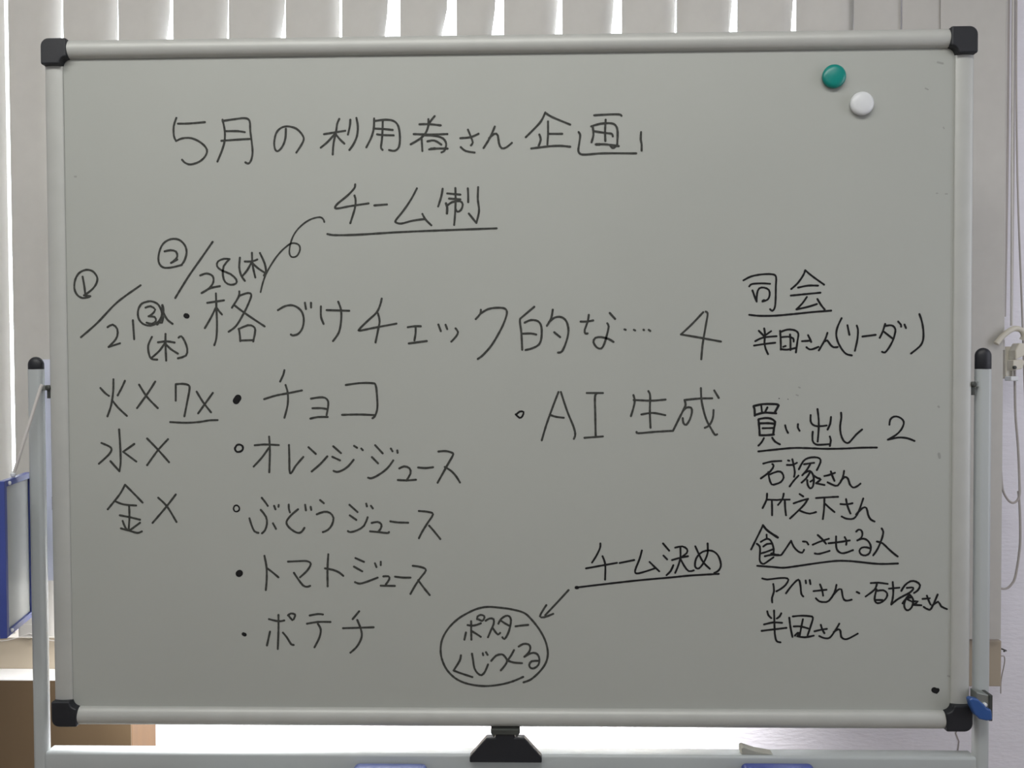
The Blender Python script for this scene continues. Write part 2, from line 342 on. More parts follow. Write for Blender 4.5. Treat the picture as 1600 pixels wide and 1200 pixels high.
# rotation stop in the middle of the crossbar
st = part('board_stop', prism([(-0.0485,0.8045),(0.0460,0.8045),(0.0460,0.812),(0.0235,0.8372),(0.0105,0.8372),(0.0105,0.847),(-0.0145,0.847),(-0.0145,0.8372),(-0.0265,0.8372),(-0.0485,0.812)], -0.008, 0.003), 'black', bevel=0.0015)
obj('clip', prism([(-0.0205,0.8495),(0.0175,0.8495),(0.0175,0.8445),(0.0135,0.8385),(0.0110,0.8425),(-0.0140,0.8425),(-0.0165,0.8385),(-0.0205,0.8445)], -0.010, 0.002), 'dark', st, bevel=0.0008)
# lever clamp on the right post
bk = part('clamp_bracket', prism([(0.6015,0.9035),(0.6080,0.9015),(0.6185,0.8995),(0.6185,0.868),(0.6125,0.868),(0.6120,0.886),(0.6015,0.891)], -0.016, -0.001), 'steel', bevel=0.001)
obj('bracket_edge', box(0.6165, 0.6210, -0.0175, -0.0005, 0.867, 0.9005), 'dark', bk, bevel=0.0008)
obj('lever', prism([(0.5865,0.8985),(0.5905,0.9000),(0.5985,0.8980),(0.6060,0.8915),(0.6095,0.8865),(0.6150,0.8850),(0.6160,0.8720),(0.6090,0.8710),(0.6000,0.8730),(0.5940,0.8790),(0.5890,0.8890)], -0.026, -0.0165), 'lever', bk, bevel=0.002)
obj('pin', lathe([(0.0025, 0), (0.0025, 0.003), (0.0015, 0.004)], (0.6110, -0.016, 0.8885), 'y', 10), 'white', bk)

# ------------------------------------------------ handwriting: strokes in board millimetres from the board centre
WRITING = [
 ('ink1', 'heading written across the top of the board', """2.8:-428.2,348.9 -431.8,338.0 -431.7,325.5 -428.9,318.9| -420.6,322.3 -408.0,322.2 -395.4,315.8 -388.4,307.1 -390.9,298.6 -398.8,291.7 -410.0,288.3 -417.1,290.3 -421.3,294.5
2.8:-426.2,341.4 -410.9,341.5 -390.6,343.0
2.8:-367.4,345.9 -364.8,332.6 -365.0,318.6 -368.6,306.2 -374.7,291.7
2.8:-367.4,344.3 -350.8,346.5 -338.2,347.6 -331.9,343.9 -331.1,330.7 -329.4,316.7 -328.4,302.7 -330.6,292.6 -334.1,288.7 -338.0,290.3
2.8:-363.6,331.0 -347.8,330.9 -338.4,329.5
2.8:-369.3,318.6 -351.1,319.7 -332.2,320.6
2.8:-284.3,333.3 -285.2,320.9 -288.9,310.8 -294.5,304.7 -298.4,306.2 -299.9,314.8 -297.4,327.2 -291.1,334.2 -282.4,336.4 -270.6,333.2 -262.1,323.8 -262.1,316.0 -270.9,302.4
2.8:-214.3,345.3 -217.2,338.8 -218.8,328.0 -222.1,314.0 -223.3,299.3
2.8:-234.5,325.8 -206.7,329.9
2.8:-220.4,325.7 -229.9,315.7 -238.9,308.4
2.8:-220.1,327.2 -215.0,320.2 -208.0,313.3
2.8:-199.9,344.1 -200.7,335.5 -203.2,325.0
2.8:-192.0,346.3 -190.2,335.4 -191.4,323.0 -196.2,312.2 -201.5,305.0
2.8:-168.8,345.3 -169.4,332.9 -172.6,321.3 -179.3,308.2
2.8:-167.8,342.2 -154.4,343.6 -143.5,341.9 -137.3,334.9 -135.4,320.9 -136.7,308.5 -142.2,303.4 -149.7,304.4
2.8:-169.4,332.4 -156.1,331.6 -144.7,330.3
2.8:-165.2,324.9 -157.7,323.9 -143.6,323.3
2.8:-157.6,342.8 -158.0,330.4 -158.9,318.0 -160.2,308.0 -158.2,304.8
2.8:-90.0,347.5 -96.6,339.1 -101.4,326.7 -108.5,319.1 -121.4,311.5
2.8:-98.2,343.7 -98.5,334.4 -102.2,325.2
2.8:-107.2,320.6 -106.3,302.8
2.8:-109.9,337.2 -96.7,337.2 -82.1,335.5
2.8:-117.4,324.7 -96.7,323.9 -73.6,324.3
2.8:-106.1,322.9 -90.5,322.3 -79.6,318.8 -75.3,311.8 -77.3,303.3 -81.3,300.7
2.8:-99.5,315.1 -90.5,316.1 -81.5,310.7
2.8:-97.3,304.7 -87.5,305.7 -73.4,305.5
3.4:-95.3,305.3 -89.8,305.9
2.8:-56.7,318.8 -43.7,319.9 -33.1,324.2
2.8:-46.8,329.6 -42.9,319.9 -40.6,313.0 -43.0,309.4
2.8:-56.3,307.2 -50.0,302.2 -38.4,300.1
2.8:-12.0,333.2 -18.0,319.7 -26.6,305.8
2.8:-19.6,318.2 -12.5,324.0 -8.2,321.9 -6.7,311.8 -3.3,305.3 2.9,306.3 10.0,312.0
2.8:53.5,350.6 47.6,339.1 38.3,329.1 28.1,319.2
2.8:53.5,350.1 63.1,344.3 85.6,334.8
2.8:56.9,339.0 56.9,323.5 56.0,309.7
2.8:57.6,323.2 75.2,323.0
2.8:45.7,322.4 47.5,315.9 44.7,307.9
2.8:35.1,304.5 56.8,307.0 72.3,307.6 85.5,306.3
2.8:96.4,325.0 98.4,320.8 97.2,310.8 96.0,301.5 98.7,296.9 106.4,296.0 128.1,297.4 170.6,296.9
2.8:176.9,324.1 176.5,314.6 177.6,308.4 177.6,300.4
2.8:116.6,346.3 131.3,347.1 148.3,347.2 151.7,345.3
2.8:112.7,332.2 125.1,335.5 139.0,335.8 144.9,331.9 146.7,324.1 146.1,308.7
2.8:114.6,332.2 115.5,321.4 113.1,311.8
2.8:131.3,340.5 130.5,325.9 130.9,313.2
2.8:115.8,326.0 131.2,323.5 139.0,322.4 140.5,319.1
2.8:118.4,309.0 131.2,308.9 148.2,306.4
2.8:137.4,307.0 139.7,304.5 142.0,304.5 145.1,307.2
3.8:119.6,309.0 123.2,309.0"""),
 ('ink1', 'underlined note below the heading', """2.8:-194.3,260.4 -195.6,255.2 -204.4,246.0 -217.0,236.0 -221.0,230.5 -217.1,229.4 -201.3,232.2 -177.0,235.6
2.8:-195.3,245.9 -193.9,239.7 -195.1,228.8 -201.1,210.1
2.8:-169.5,232.9 -153.0,234.0
2.8:-113.7,254.5 -121.3,240.6 -130.8,226.7 -141.5,213.5 -141.1,210.4 -134.0,209.1 -119.9,212.6 -103.4,214.8
2.8:-106.8,221.3 -102.7,214.0 -95.2,206.5
2.8:-80.2,253.7 -82.1,243.3 -86.1,230.9
2.8:-74.3,247.6 -57.1,245.9
2.8:-72.0,240.9 -57.2,239.7
2.8:-63.6,254.5 -63.4,237.0 -64.3,219.9 -65.5,206.7
3.4:-75.9,234.7 -74.4,229.3 -74.8,221.8
2.8:-73.6,232.4 -68.1,236.2 -57.9,237.7 -54.1,233.0 -56.5,226.0 -61.2,223.7 -63.5,227.6
2.8:-47.4,253.9 -47.0,246.1 -47.0,236.0
2.8:-34.0,255.3 -34.5,239.8 -33.0,224.3 -36.6,209.1| -46.3,221.3
2.8:-231.2,196.3 -220.5,194.7 -189.1,195.2 -138.8,197.9 -84.0,199.8 -10.2,201.9"""),
 ('ink1', 'first date note with a circled number and a slash', """2.8:-546.8,116.3 -555.7,114.9 -562.8,119.0 -566.5,127.8 -565.1,139.2 -559.6,147.9 -550.7,151.8 -541.9,150.0 -536.1,142.5 -536.8,134.6 -542.2,126.8 -551.2,119.8
2.8:-555.3,142.9 -553.3,131.2 -552.1,119.3
2.8:-553.9,118.4 -545.4,117.2
2.8:-478.4,131.1 -509.7,109.1 -536.7,82.1 -558.7,63.4
2.8:-523.1,76.4 -516.3,79.7 -510.2,74.0 -510.4,64.4 -514.9,57.4 -522.1,50.4| -506.9,55.1
2.8:-489.3,85.3 -487.9,60.4
2.8:-468.1,110.0 -477.0,107.1 -481.9,99.3 -482.0,88.8 -476.5,80.9 -465.9,78.2 -455.2,83.4 -450.6,93.8 -454.9,105.2 -462.8,109.7 -469.0,110.0
2.8:-472.3,101.8 -465.5,103.6 -459.4,99.1 -463.9,93.0 -468.4,90.4| -460.4,89.5 -458.7,84.3 -464.1,80.5 -471.1,82.1
3.5:-449.9,104.7 -448.8,97.3 -451.6,86.9 -457.0,79.9
2.8:-454.3,83.4 -450.8,81.6 -448.9,89.5
2.8:-448.3,94.7 -443.6,85.9 -436.6,80.3
2.8:-464.3,63.3 -469.4,51.9 -468.2,39.7 -464.7,34.4 -457.6,33.5
2.8:-446.2,67.2 -446.4,51.8 -445.8,32.2
2.8:-456.4,56.2 -444.9,57.4 -434.3,55.8
2.8:-447.6,54.5 -454.8,44.9 -465.6,35.3
2.8:-445.8,53.6 -439.7,47.4 -430.1,41.2
2.8:-428.9,62.2 -425.4,64.0 -421.0,57.8 -417.6,47.3 -419.5,38.6 -430.2,35.1"""),
 ('ink1', 'second date note with a circled number and a slash', """2.8:-423.3,157.4 -438.3,154.0 -448.9,154.6 -454.1,162.0 -453.1,174.2 -447.6,185.5 -437.8,191.1 -427.3,190.5 -419.4,183.5 -416.9,173.9 -419.7,163.5 -424.2,156.9
2.8:-446.0,175.3 -438.0,176.7 -431.0,174.9 -429.3,168.8 -432.0,164.4 -437.7,160.1| -429.4,164.4
2.8:-382.4,187.2 -395.8,168.5 -414.6,142.5 -432.7,114.2
2.8:-399.3,143.5 -390.8,146.0 -382.9,142.5 -382.1,134.6 -387.5,126.8 -397.8,120.4| -385.7,126.8 -373.4,129.3
2.8:-360.3,164.6 -367.7,165.0 -375.6,161.6 -376.9,155.5 -371.4,150.2 -359.1,144.9 -351.8,137.9 -352.2,132.7 -359.3,131.0 -366.3,134.5 -369.3,143.3 -368.1,155.5 -360.3,164.6
2.8:-346.6,166.3 -347.6,153.6 -345.1,143.1 -340.4,136.1
2.8:-330.7,172.6 -330.0,156.9 -326.6,140.4
2.8:-340.1,161.3 -330.8,161.3 -323.7,163.8
2.8:-331.7,159.5 -337.1,150.0 -343.7,142.2
2.8:-329.9,158.7 -322.1,151.7 -312.5,145.5
2.8:-320.1,172.2 -314.1,158.6 -312.5,148.1 -315.2,142.9"""),
 ('ink1', 'looped pointer line from the underlined note', """2.3:-319.8,121.2 -317.0,132.5 -312.5,144.6 -304.5,158.5 -295.6,170.6 -286.7,179.2 -277.9,184.7 -269.1,182.6 -267.5,175.6 -271.9,167.8 -278.9,167.0 -281.5,174.0 -278.7,187.8 -272.5,199.9 -261.9,210.3 -251.3,216.2 -240.8,218.2 -236.4,215.3 -235.1,211.8"""),
 ('ink1', 'long line of large writing across the middle of the board', """2.8:-378.8,119.8 -378.5,103.2 -377.9,78.8 -379.0,61.3 -381.7,52.2
2.8:-390.4,107.6 -368.3,110.7
2.8:-379.4,100.6 -386.2,87.5 -394.0,74.5
2.8:-377.8,100.6 -374.7,96.2 -371.2,92.3
2.8:-347.9,122.2 -348.9,115.2 -357.9,101.0
2.8:-348.0,116.6 -336.5,120.1 -332.2,116.9 -336.7,104.7 -343.9,90.8 -352.9,76.9 -362.6,69.6
2.8:-354.7,104.3 -340.3,93.4 -315.0,76.3
2.8:-349.0,73.4 -347.7,63.7 -347.4,57.3
2.8:-349.4,73.0 -337.0,78.0 -330.0,76.4 -327.4,71.5 -329.3,61.0 -330.2,56.7
2.8:-347.4,58.0 -330.2,58.4
2.8:-297.2,97.5 -287.5,102.7 -276.9,103.5 -267.3,97.3 -263.4,86.9 -264.9,74.7 -270.3,66.8 -277.3,64.3 -280.5,65.5
2.8:-261.6,106.9 -260.3,98.7
2.8:-253.6,106.8 -253.6,100.7
2.8:-240.6,102.0 -240.6,88.5 -237.3,79.2
2.8:-233.1,97.1 -203.4,96.1
2.8:-217.8,108.0 -214.2,97.0 -214.4,81.4 -217.6,67.4 -225.1,56.7
2.8:-160.7,111.7 -163.1,102.6 -167.9,93.3 -179.0,83.2 -190.1,72.3 -189.3,70.2 -171.2,73.7 -141.7,79.0
2.8:-165.8,92.5 -163.7,82.3 -165.7,71.3 -169.3,54.6
2.8:-126.8,74.3 -117.7,75.5 -109.8,75.4
2.8:-116.6,74.2 -116.7,66.4 -118.3,57.0
2.8:-125.7,53.1 -102.1,56.1
2.8:-86.8,77.5 -83.7,69.0
2.8:-77.4,77.1 -75.3,71.6
2.8:-64.4,72.4 -61.3,67.7 -63.6,62.2 -70.0,55.2
2.8:-31.3,96.4 -32.2,90.9 -38.0,84.4
2.8:-31.4,91.7 -22.0,97.1 -11.0,98.9 -0.1,97.8 2.6,91.5 -1.7,78.3 -8.0,65.8 -17.5,50.2 -28.5,37.8 -35.6,32.4
2.8:38.3,99.9 29.2,92.3 20.1,84.7| 19.5,80.8 21.4,65.4 22.3,44.2
2.8:25.7,79.4 34.0,82.7 43.0,81.1 47.4,73.9 47.4,59.5 44.1,50.9 35.8,46.1 26.7,43.8
2.8:22.4,65.0 33.9,65.3 40.7,63.8
2.8:62.3,96.0 60.0,84.4 54.6,75.2
2.8:57.1,79.6 64.8,85.8 73.4,86.3 80.1,80.5 82.6,68.9 80.1,55.5 74.3,42.1 68.9,40.2
2.8:64.1,66.7 71.8,60.3
2.8:98.4,80.4 106.1,80.3 114.7,81.8
2.8:109.0,89.0 107.6,80.3 103.7,69.8 104.5,65.0 107.4,65.0
2.8:136.2,91.3 143.1,83.6
2.8:132.9,77.9 134.8,73.5 131.9,61.0 129.0,51.4 125.2,45.3 119.4,46.6 115.0,53.4 117.5,59.1 125.2,60.1 134.8,57.5 140.9,53.8
2.8:155.3,69.9 156.7,69.5
2.8:167.4,69.3 168.9,68.5
2.8:179.9,69.4 180.4,69.0
2.8:186.6,69.2 188.5,67.8"""),
 ('ink1', 'first row of the left column with crosses and a short underline', """2.8:-516.3,7.8 -516.9,-8.5 -519.8,-26.3 -525.0,-41.0
2.8:-533.8,-3.6 -527.5,-10.5 -522.6,-14.0
2.8:-501.0,5.8 -505.5,-3.7 -511.0,-13.5
2.8:-518.7,-19.4 -510.9,-29.3 -499.1,-40.5
2.8:-482.2,0.6 -471.9,-15.6 -457.8,-30.4
2.8:-460.7,4.6 -470.8,-10.7 -485.4,-30.3
2.8:-433.8,-20.6 -433.5,1.0| -425.0,1.5 -417.1,-0.1 -415.2,-5.0 -418.3,-20.7 -422.6,-41.3
2.8:-405.9,-8.9 -397.6,-22.7 -387.2,-36.1
2.8:-384.5,-10.6 -395.6,-25.7 -404.3,-37.5
2.8:-441.5,-48.8 -421.7,-49.8 -403.8,-48.9 -389.9,-46.8 -378.6,-46.4"""),
 ('ink1', 'second row of the left column with one cross', """2.8:-509.7,-58.3 -508.6,-79.6 -508.3,-101.3 -510.1,-113.6| -521.9,-100.3
2.8:-533.5,-76.2 -522.6,-81.1 -520.3,-85.5 -524.7,-92.4 -537.3,-103.6
2.8:-489.7,-77.6 -504.7,-87.9| -487.4,-100.8
2.8:-472.6,-70.4 -458.9,-84.6 -443.8,-101.8
2.8:-444.8,-71.4 -458.9,-86.6 -473.1,-105.7"""),
 ('ink1', 'third row of the left column with one cross', """2.8:-479.8,-155.2 -490.6,-143.9 -502.8,-131.6| -510.6,-144.8 -526.4,-164.0
2.8:-515.7,-153.7 -504.8,-157.7 -488.4,-159.1
2.8:-497.8,-159.7 -497.6,-174.6 -498.9,-191.4
2.8:-510.4,-172.0 -497.0,-174.6 -483.5,-177.9
2.8:-506.7,-179.5 -503.2,-188.4 -498.3,-192.0 -491.2,-187.5 -483.6,-181.9
2.8:-509.2,-189.4 -498.3,-192.4 -487.3,-195.4 -481.3,-193.4
2.8:-458.8,-148.8 -447.0,-160.7 -434.9,-180.9
2.8:-435.4,-144.5 -449.0,-161.7 -466.8,-182.1"""),
 ('ink1', 'first item of the bulleted list with a solid bullet', """2.8:-289.5,18.8 -291.2,12.5 -295.3,4.0
2.8:-316.7,-19.1 -301.2,-14.4 -284.1,-11.2 -266.7,-7.8
2.8:-288.2,-0.6 -285.5,-10.9 -285.7,-26.5 -290.1,-43.6
2.8:-254.9,-18.6 -244.2,-17.0 -236.4,-17.5 -232.2,-22.5 -232.7,-31.0 -234.5,-40.2
2.8:-252.9,-31.2 -241.5,-31.2 -233.7,-32.4
2.8:-255.9,-44.8 -245.9,-42.8 -233.1,-42.7
2.8:-208.8,-0.9 -191.5,1.4 -174.4,1.4 -169.5,-1.5 -167.8,-17.0 -167.6,-31.2 -170.5,-41.1 -174.1,-44.6
2.8:-214.1,-40.0 -191.8,-39.6 -171.9,-40.4"""),
 ('ink1', 'second item of the bulleted list with an open ring bullet', """2.8:-329.8,-79.7 -316.2,-78.7 -298.0,-79.5
2.8:-310.6,-68.4 -309.8,-87.6 -310.9,-115.3
2.8:-311.2,-83.3 -320.7,-96.1 -331.5,-107.7
2.8:-284.5,-79.4 -284.2,-96.1 -284.0,-113.9 -281.6,-116.1 -275.8,-106.8 -265.7,-95.2
2.8:-258.7,-82.4 -249.2,-91.2
2.8:-234.0,-94.5 -243.6,-104.8 -254.8,-114.3
2.8:-226.0,-81.3 -216.0,-90.2
2.8:-227.4,-95.1 -217.2,-99.8
2.8:-199.4,-99.1 -206.6,-107.7 -215.2,-113.3 -221.6,-115.0 -225.9,-113.6
2.8:-198.6,-80.7 -194.7,-83.3
2.8:-189.1,-84.3 -187.2,-86.4
2.8:-170.8,-80.0 -161.0,-90.7
2.8:-175.2,-95.6 -167.2,-103.8
2.8:-147.2,-100.0 -155.4,-110.6 -166.9,-119.1 -176.1,-123.3 -180.4,-122.6
2.8:-150.2,-84.4 -148.1,-87.9
2.8:-141.8,-86.9 -141.4,-90.0
2.8:-139.4,-110.6 -132.8,-107.8 -125.8,-110.4 -124.7,-117.4 -130.1,-126.5
2.8:-141.3,-125.7 -130.1,-126.2 -117.5,-125.4
2.8:-114.6,-109.3 -104.8,-110.1 -95.0,-109.0
2.8:-87.8,-88.4 -78.1,-87.8 -69.7,-90.2 -69.0,-93.7 -75.4,-104.8 -82.4,-117.4 -89.1,-129.3
2.8:-79.6,-108.7 -71.2,-113.9 -64.3,-121.7 -59.8,-129.1"""),
 ('ink1', 'third item of the bulleted list with a small ring bullet', """2.8:-321.2,-149.0 -317.0,-154.3 -313.4,-159.6
2.8:-322.7,-164.9 -315.9,-174.1 -314.7,-183.4 -317.5,-192.0 -321.5,-195.9
2.8:-326.1,-195.3 -331.4,-193.3 -335.3,-184.7 -337.8,-176.1
2.8:-306.7,-182.7 -302.8,-190.0
2.8:-304.9,-159.6 -303.2,-164.2
2.8:-298.9,-158.5 -299.2,-160.9
2.8:-285.6,-158.0 -285.4,-163.6 -284.1,-168.2
2.8:-273.4,-164.2 -282.8,-172.2 -288.8,-180.7 -285.6,-188.0 -276.4,-194.6 -269.8,-194.6 -265.1,-188.7
2.8:-263.9,-158.3 -262.9,-165.6
2.8:-256.6,-160.9 -255.9,-164.9
2.8:-244.0,-152.1 -239.2,-156.1
2.8:-248.6,-170.8 -239.1,-167.5 -231.2,-168.9 -226.6,-175.5 -228.7,-184.7 -234.0,-191.3 -240.7,-194.3
2.8:-205.3,-158.3 -194.8,-167.8
2.8:-205.0,-172.2 -196.5,-178.1
2.8:-181.5,-174.8 -186.4,-186.0 -195.7,-192.0 -204.3,-194.3 -207.6,-193.0
2.8:-183.2,-156.8 -182.3,-160.3
2.8:-177.0,-159.7 -174.6,-163.0
2.8:-176.2,-182.2 -168.4,-180.8 -163.5,-184.0 -164.3,-189.6 -167.8,-193.9
2.8:-178.4,-193.2 -167.1,-194.3 -155.9,-195.5 -153.5,-194.3
2.8:-151.6,-180.1 -141.7,-181.5 -128.1,-181.9
2.8:-114.0,-166.5 -102.4,-167.6 -95.4,-170.7 -102.4,-181.9 -109.5,-193.2 -114.1,-202.3
2.8:-100.6,-185.8 -94.1,-193.2 -86.0,-203.4"""),
 ('ink1', 'fourth item of the bulleted list with a solid bullet', """2.8:-318.5,-225.7 -316.0,-240.3 -315.8,-256.2 -317.2,-271.1
2.8:-316.0,-241.6 -308.8,-246.9 -300.2,-254.2
2.8:-287.4,-233.4 -272.8,-232.7 -262.2,-232.7 -257.2,-236.5 -262.3,-245.5 -271.7,-254.2
2.8:-279.6,-248.2 -274.4,-256.2 -267.8,-264.8 -262.5,-266.7 -258.3,-265.4
2.8:-233.9,-223.7 -235.1,-242.9 -235.1,-266.0
2.8:-238.4,-242.2 -227.9,-244.2 -220.0,-247.5 -214.3,-252.1
2.8:-198.0,-228.6 -186.8,-233.6
2.8:-200.1,-239.9 -189.2,-246.1
2.8:-198.9,-260.4 -192.3,-262.4 -181.7,-259.3 -168.9,-254.4
2.8:-172.3,-235.5 -170.4,-240.4
2.8:-164.6,-233.5 -164.7,-237.8
2.8:-161.4,-252.8 -154.6,-252.6 -153.5,-256.5 -158.1,-263.3
2.8:-164.9,-265.0 -146.3,-265.3
2.8:-145.9,-253.1 -135.2,-254.3 -125.6,-254.3
2.8:-122.5,-238.7 -111.5,-240.4 -105.2,-244.6 -113.3,-255.6 -120.1,-265.8 -125.8,-275.9
2.8:-115.5,-257.7 -108.3,-267.5 -100.5,-277.3"""),
 ('ink1', 'fifth and lowest item of the bulleted list', """2.8:-300.7,-304.1 -300.9,-324.7 -302.1,-349.3
2.8:-313.4,-309.7 -300.8,-312.5 -293.1,-311.4
2.8:-288.1,-304.7 -284.1,-302.1 -278.8,-303.4 -279.5,-307.4 -282.2,-311.0 -287.4,-304.7
2.8:-312.2,-326.3 -316.4,-344.7
2.8:-295.0,-327.6 -289.7,-334.0 -284.5,-342.6 -280.9,-343.9
2.8:-259.3,-304.7 -248.3,-302.7 -241.7,-303.3
2.8:-263.0,-315.6 -248.4,-313.3 -231.8,-313.2
2.8:-248.4,-315.9 -244.8,-323.2 -246.6,-333.8 -253.3,-346.9
2.8:-193.7,-299.0 -202.4,-309.4
2.8:-215.3,-321.5 -194.1,-320.8 -174.7,-320.1
2.8:-196.3,-310.5 -191.5,-323.1 -190.9,-333.7 -197.0,-345.7 -205.7,-353.9"""),
 ('ink1', 'bulleted line with two Latin capitals right of the centre', """2.8:69.4,-11.1 62.5,-28.8 53.3,-54.3 47.4,-74.1
2.8:72.5,-11.1 80.7,-36.2 88.8,-56.3 91.0,-66.3 89.3,-72.2
2.8:57.9,-40.7 66.1,-43.4 76.1,-44.7
2.8:106.2,-12.5 127.1,-12.6
2.8:119.3,-12.9 116.8,-18.0 117.1,-39.9 117.6,-68.2
2.8:103.0,-70.9 127.0,-69.2
2.8:166.7,-15.5 168.4,-22.8 166.5,-32.8 163.4,-42.8
2.8:167.1,-21.8 189.8,-22.8 208.3,-21.4
2.8:186.1,-10.4 188.3,-16.5 187.9,-36.5 188.8,-58.0
2.8:177.0,-40.7 191.6,-38.7 207.9,-41.7
2.8:170.7,-63.4 173.4,-65.1 195.2,-63.3 217.9,-62.1| 225.1,-47.5 231.4,-34.8 234.2,-28.4 232.9,-22.1| 251.3,-20.3 268.5,-20.0
2.8:254.0,-6.7 255.0,-24.0 260.4,-45.8 267.7,-60.4 272.2,-67.3 274.9,-66.8
2.8:230.5,-36.6 235.1,-32.1 241.4,-32.1 242.3,-38.5 239.6,-47.6 235.1,-54.3 231.4,-52.1 230.5,-45.7
2.8:271.2,-9.8 277.0,-19.5
2.8:270.3,-35.3 269.4,-45.8 264.9,-54.9 259.1,-58.2"""),
 ('ink1', 'two short lines inside a drawn oval at the bottom of the board', """2.8:22.4,-392.4 32.4,-388.3 44.0,-377.7 51.9,-366.0 54.4,-353.3 51.5,-338.5 44.2,-323.8 33.8,-310.1 23.3,-300.6 6.6,-295.9 -9.2,-293.8 -23.9,-292.8 -36.5,-294.9 -49.1,-300.2 -63.9,-309.2 -76.6,-322.0 -84.6,-336.8 -86.5,-351.7 -83.8,-365.4 -77.0,-378.1 -65.4,-388.7 -49.7,-395.0 -28.6,-397.6 -7.5,-395.4 8.3,-391.1 22.0,-385.2
2.8:-46.1,-311.8 -46.1,-324.0 -45.9,-336.2
2.8:-50.8,-316.9 -45.0,-317.7 -38.7,-316.6 -33.4,-314.5
2.8:-53.0,-326.7 -55.1,-336.2
2.8:-45.1,-325.1 -39.8,-328.2 -33.5,-332.4
2.8:-38.2,-309.2 -37.6,-305.5 -33.4,-303.4 -28.9,-304.9 -29.2,-308.6 -31.9,-311.3 -36.6,-309.2
2.8:-27.1,-311.1 -21.8,-308.1 -16.6,-309.1 -16.6,-315.5 -19.8,-322.9 -24.1,-332.9
2.8:-18.2,-320.2 -14.6,-325.5 -10.9,-329.2 -8.1,-327.1
2.8:-10.3,-314.9 -7.1,-309.1 -0.8,-304.7 3.9,-305.1 6.2,-310.1 4.9,-319.6 1.7,-329.2 -2.5,-335.3 -5.1,-332.9
2.8:-6.6,-311.2 -1.9,-314.4 3.3,-317.3
2.8:12.2,-318.4 20.1,-317.3 28.8,-316.4
2.8:-59.8,-356.9 -61.6,-364.3 -69.6,-377.1| -60.1,-380.7 -44.9,-385.7
2.8:-45.2,-354.7 -43.7,-364.2 -42.2,-373.8 -38.0,-380.6 -32.7,-383.1 -28.0,-378.0 -24.2,-368.9
2.8:-31.0,-354.1 -30.5,-356.6
2.8:-26.8,-352.7 -24.7,-356.2
2.8:-20.0,-364.2 -13.7,-357.3 -6.3,-355.4 -2.1,-358.3 1.0,-364.1 -2.2,-370.4 -7.4,-376.6
2.8:10.0,-349.8 6.3,-356.7 1.5,-363.6| 9.4,-366.2 20.4,-367.0
2.8:16.3,-345.0 22.1,-341.6 28.9,-342.0 31.6,-346.5 29.4,-352.9 23.6,-358.5| 29.4,-355.0 35.7,-353.2 41.0,-355.5 43.3,-361.8 42.0,-369.2 36.7,-373.5 32.0,-373.5 29.9,-369.3 33.1,-364.5 41.5,-363.9"""),
 ('ink1', 'short arrow pointing down left at the oval', """2.8:81.8,-270.5 66.3,-287.4 51.2,-303.5
2.8:52.6,-290.3 47.9,-297.6 44.2,-305.2 49.5,-306.4 61.6,-301.8"""),
 ('ink2', 'underlined note above the arrow', """2.6:123.4,-209.1 123.0,-215.0 118.3,-225.1 112.5,-234.3
2.6:104.6,-241.9 125.0,-238.2 145.0,-234.6
2.6:126.2,-225.9 129.7,-236.8 129.5,-256.7
2.6:148.4,-234.8 167.5,-230.9
2.6:177.5,-218.3 174.2,-230.1 168.7,-244.3 170.9,-248.5 181.7,-246.0 194.2,-241.8
2.6:187.5,-233.4 193.4,-239.3 200.0,-245.6
2.6:205.0,-209.1 213.0,-218.6
2.6:205.5,-225.0 210.3,-230.0
2.6:218.3,-237.6 215.0,-245.1 209.5,-250.7
2.6:220.8,-214.6 229.9,-212.9 236.1,-216.6 235.8,-221.6 229.9,-226.3
2.6:216.6,-230.9 226.6,-228.0 237.4,-225.8
2.6:227.5,-214.1 227.5,-227.5 224.6,-238.4 220.8,-247.6
2.6:227.5,-229.2 232.4,-238.4 238.3,-245.4 244.9,-244.3
2.6:246.9,-212.9 253.2,-226.6 258.2,-235.0 265.7,-242.2
2.6:262.8,-209.0 262.8,-221.6 258.2,-233.3 251.6,-241.7 246.6,-239.2 248.2,-228.3 256.5,-219.9 268.1,-218.6 276.4,-224.9 280.1,-236.7 277.3,-244.2 271.5,-247.6
2.6:91.5,-267.1 133.3,-262.0 175.0,-257.3 216.6,-253.5 241.6,-251.0 277.3,-248.9
4.3:91.8,-267.1 93.5,-267.1"""),
 ('ink2', 'underlined pair of characters at the top of the right column', """2.6:308.6,132.4 318.6,137.4 332.0,139.9 345.3,140.0 350.4,136.7 350.2,124.3 350.0,108.9 349.0,97.5 345.9,92.9 342.9,95.0
2.6:316.1,124.6 319.7,127.6 332.0,128.4 342.8,127.7
2.6:320.2,119.4 322.8,112.1 325.7,104.9
2.6:325.7,105.9 326.1,115.2 328.9,121.9 335.1,122.9 341.3,119.8 342.3,113.1 339.7,107.4 333.1,104.9
3.3:333.6,105.7 335.1,106.4
2.6:387.8,144.9 385.3,138.5 378.2,128.3 370.0,120.9
2.6:387.8,144.9 396.6,137.4 412.0,126.2
2.6:378.7,122.6 391.5,125.1 404.3,125.0
2.6:369.5,112.4 386.4,114.0 407.4,115.9
2.6:390.0,110.5 384.4,102.5 376.7,94.5| 391.6,97.8 402.9,101.3
2.6:403.6,107.7 408.0,100.3 412.9,94.3
2.6:316.1,87.9 330.0,86.5 350.6,86.7 373.2,88.6 396.7,90.9 421.3,92.7"""),
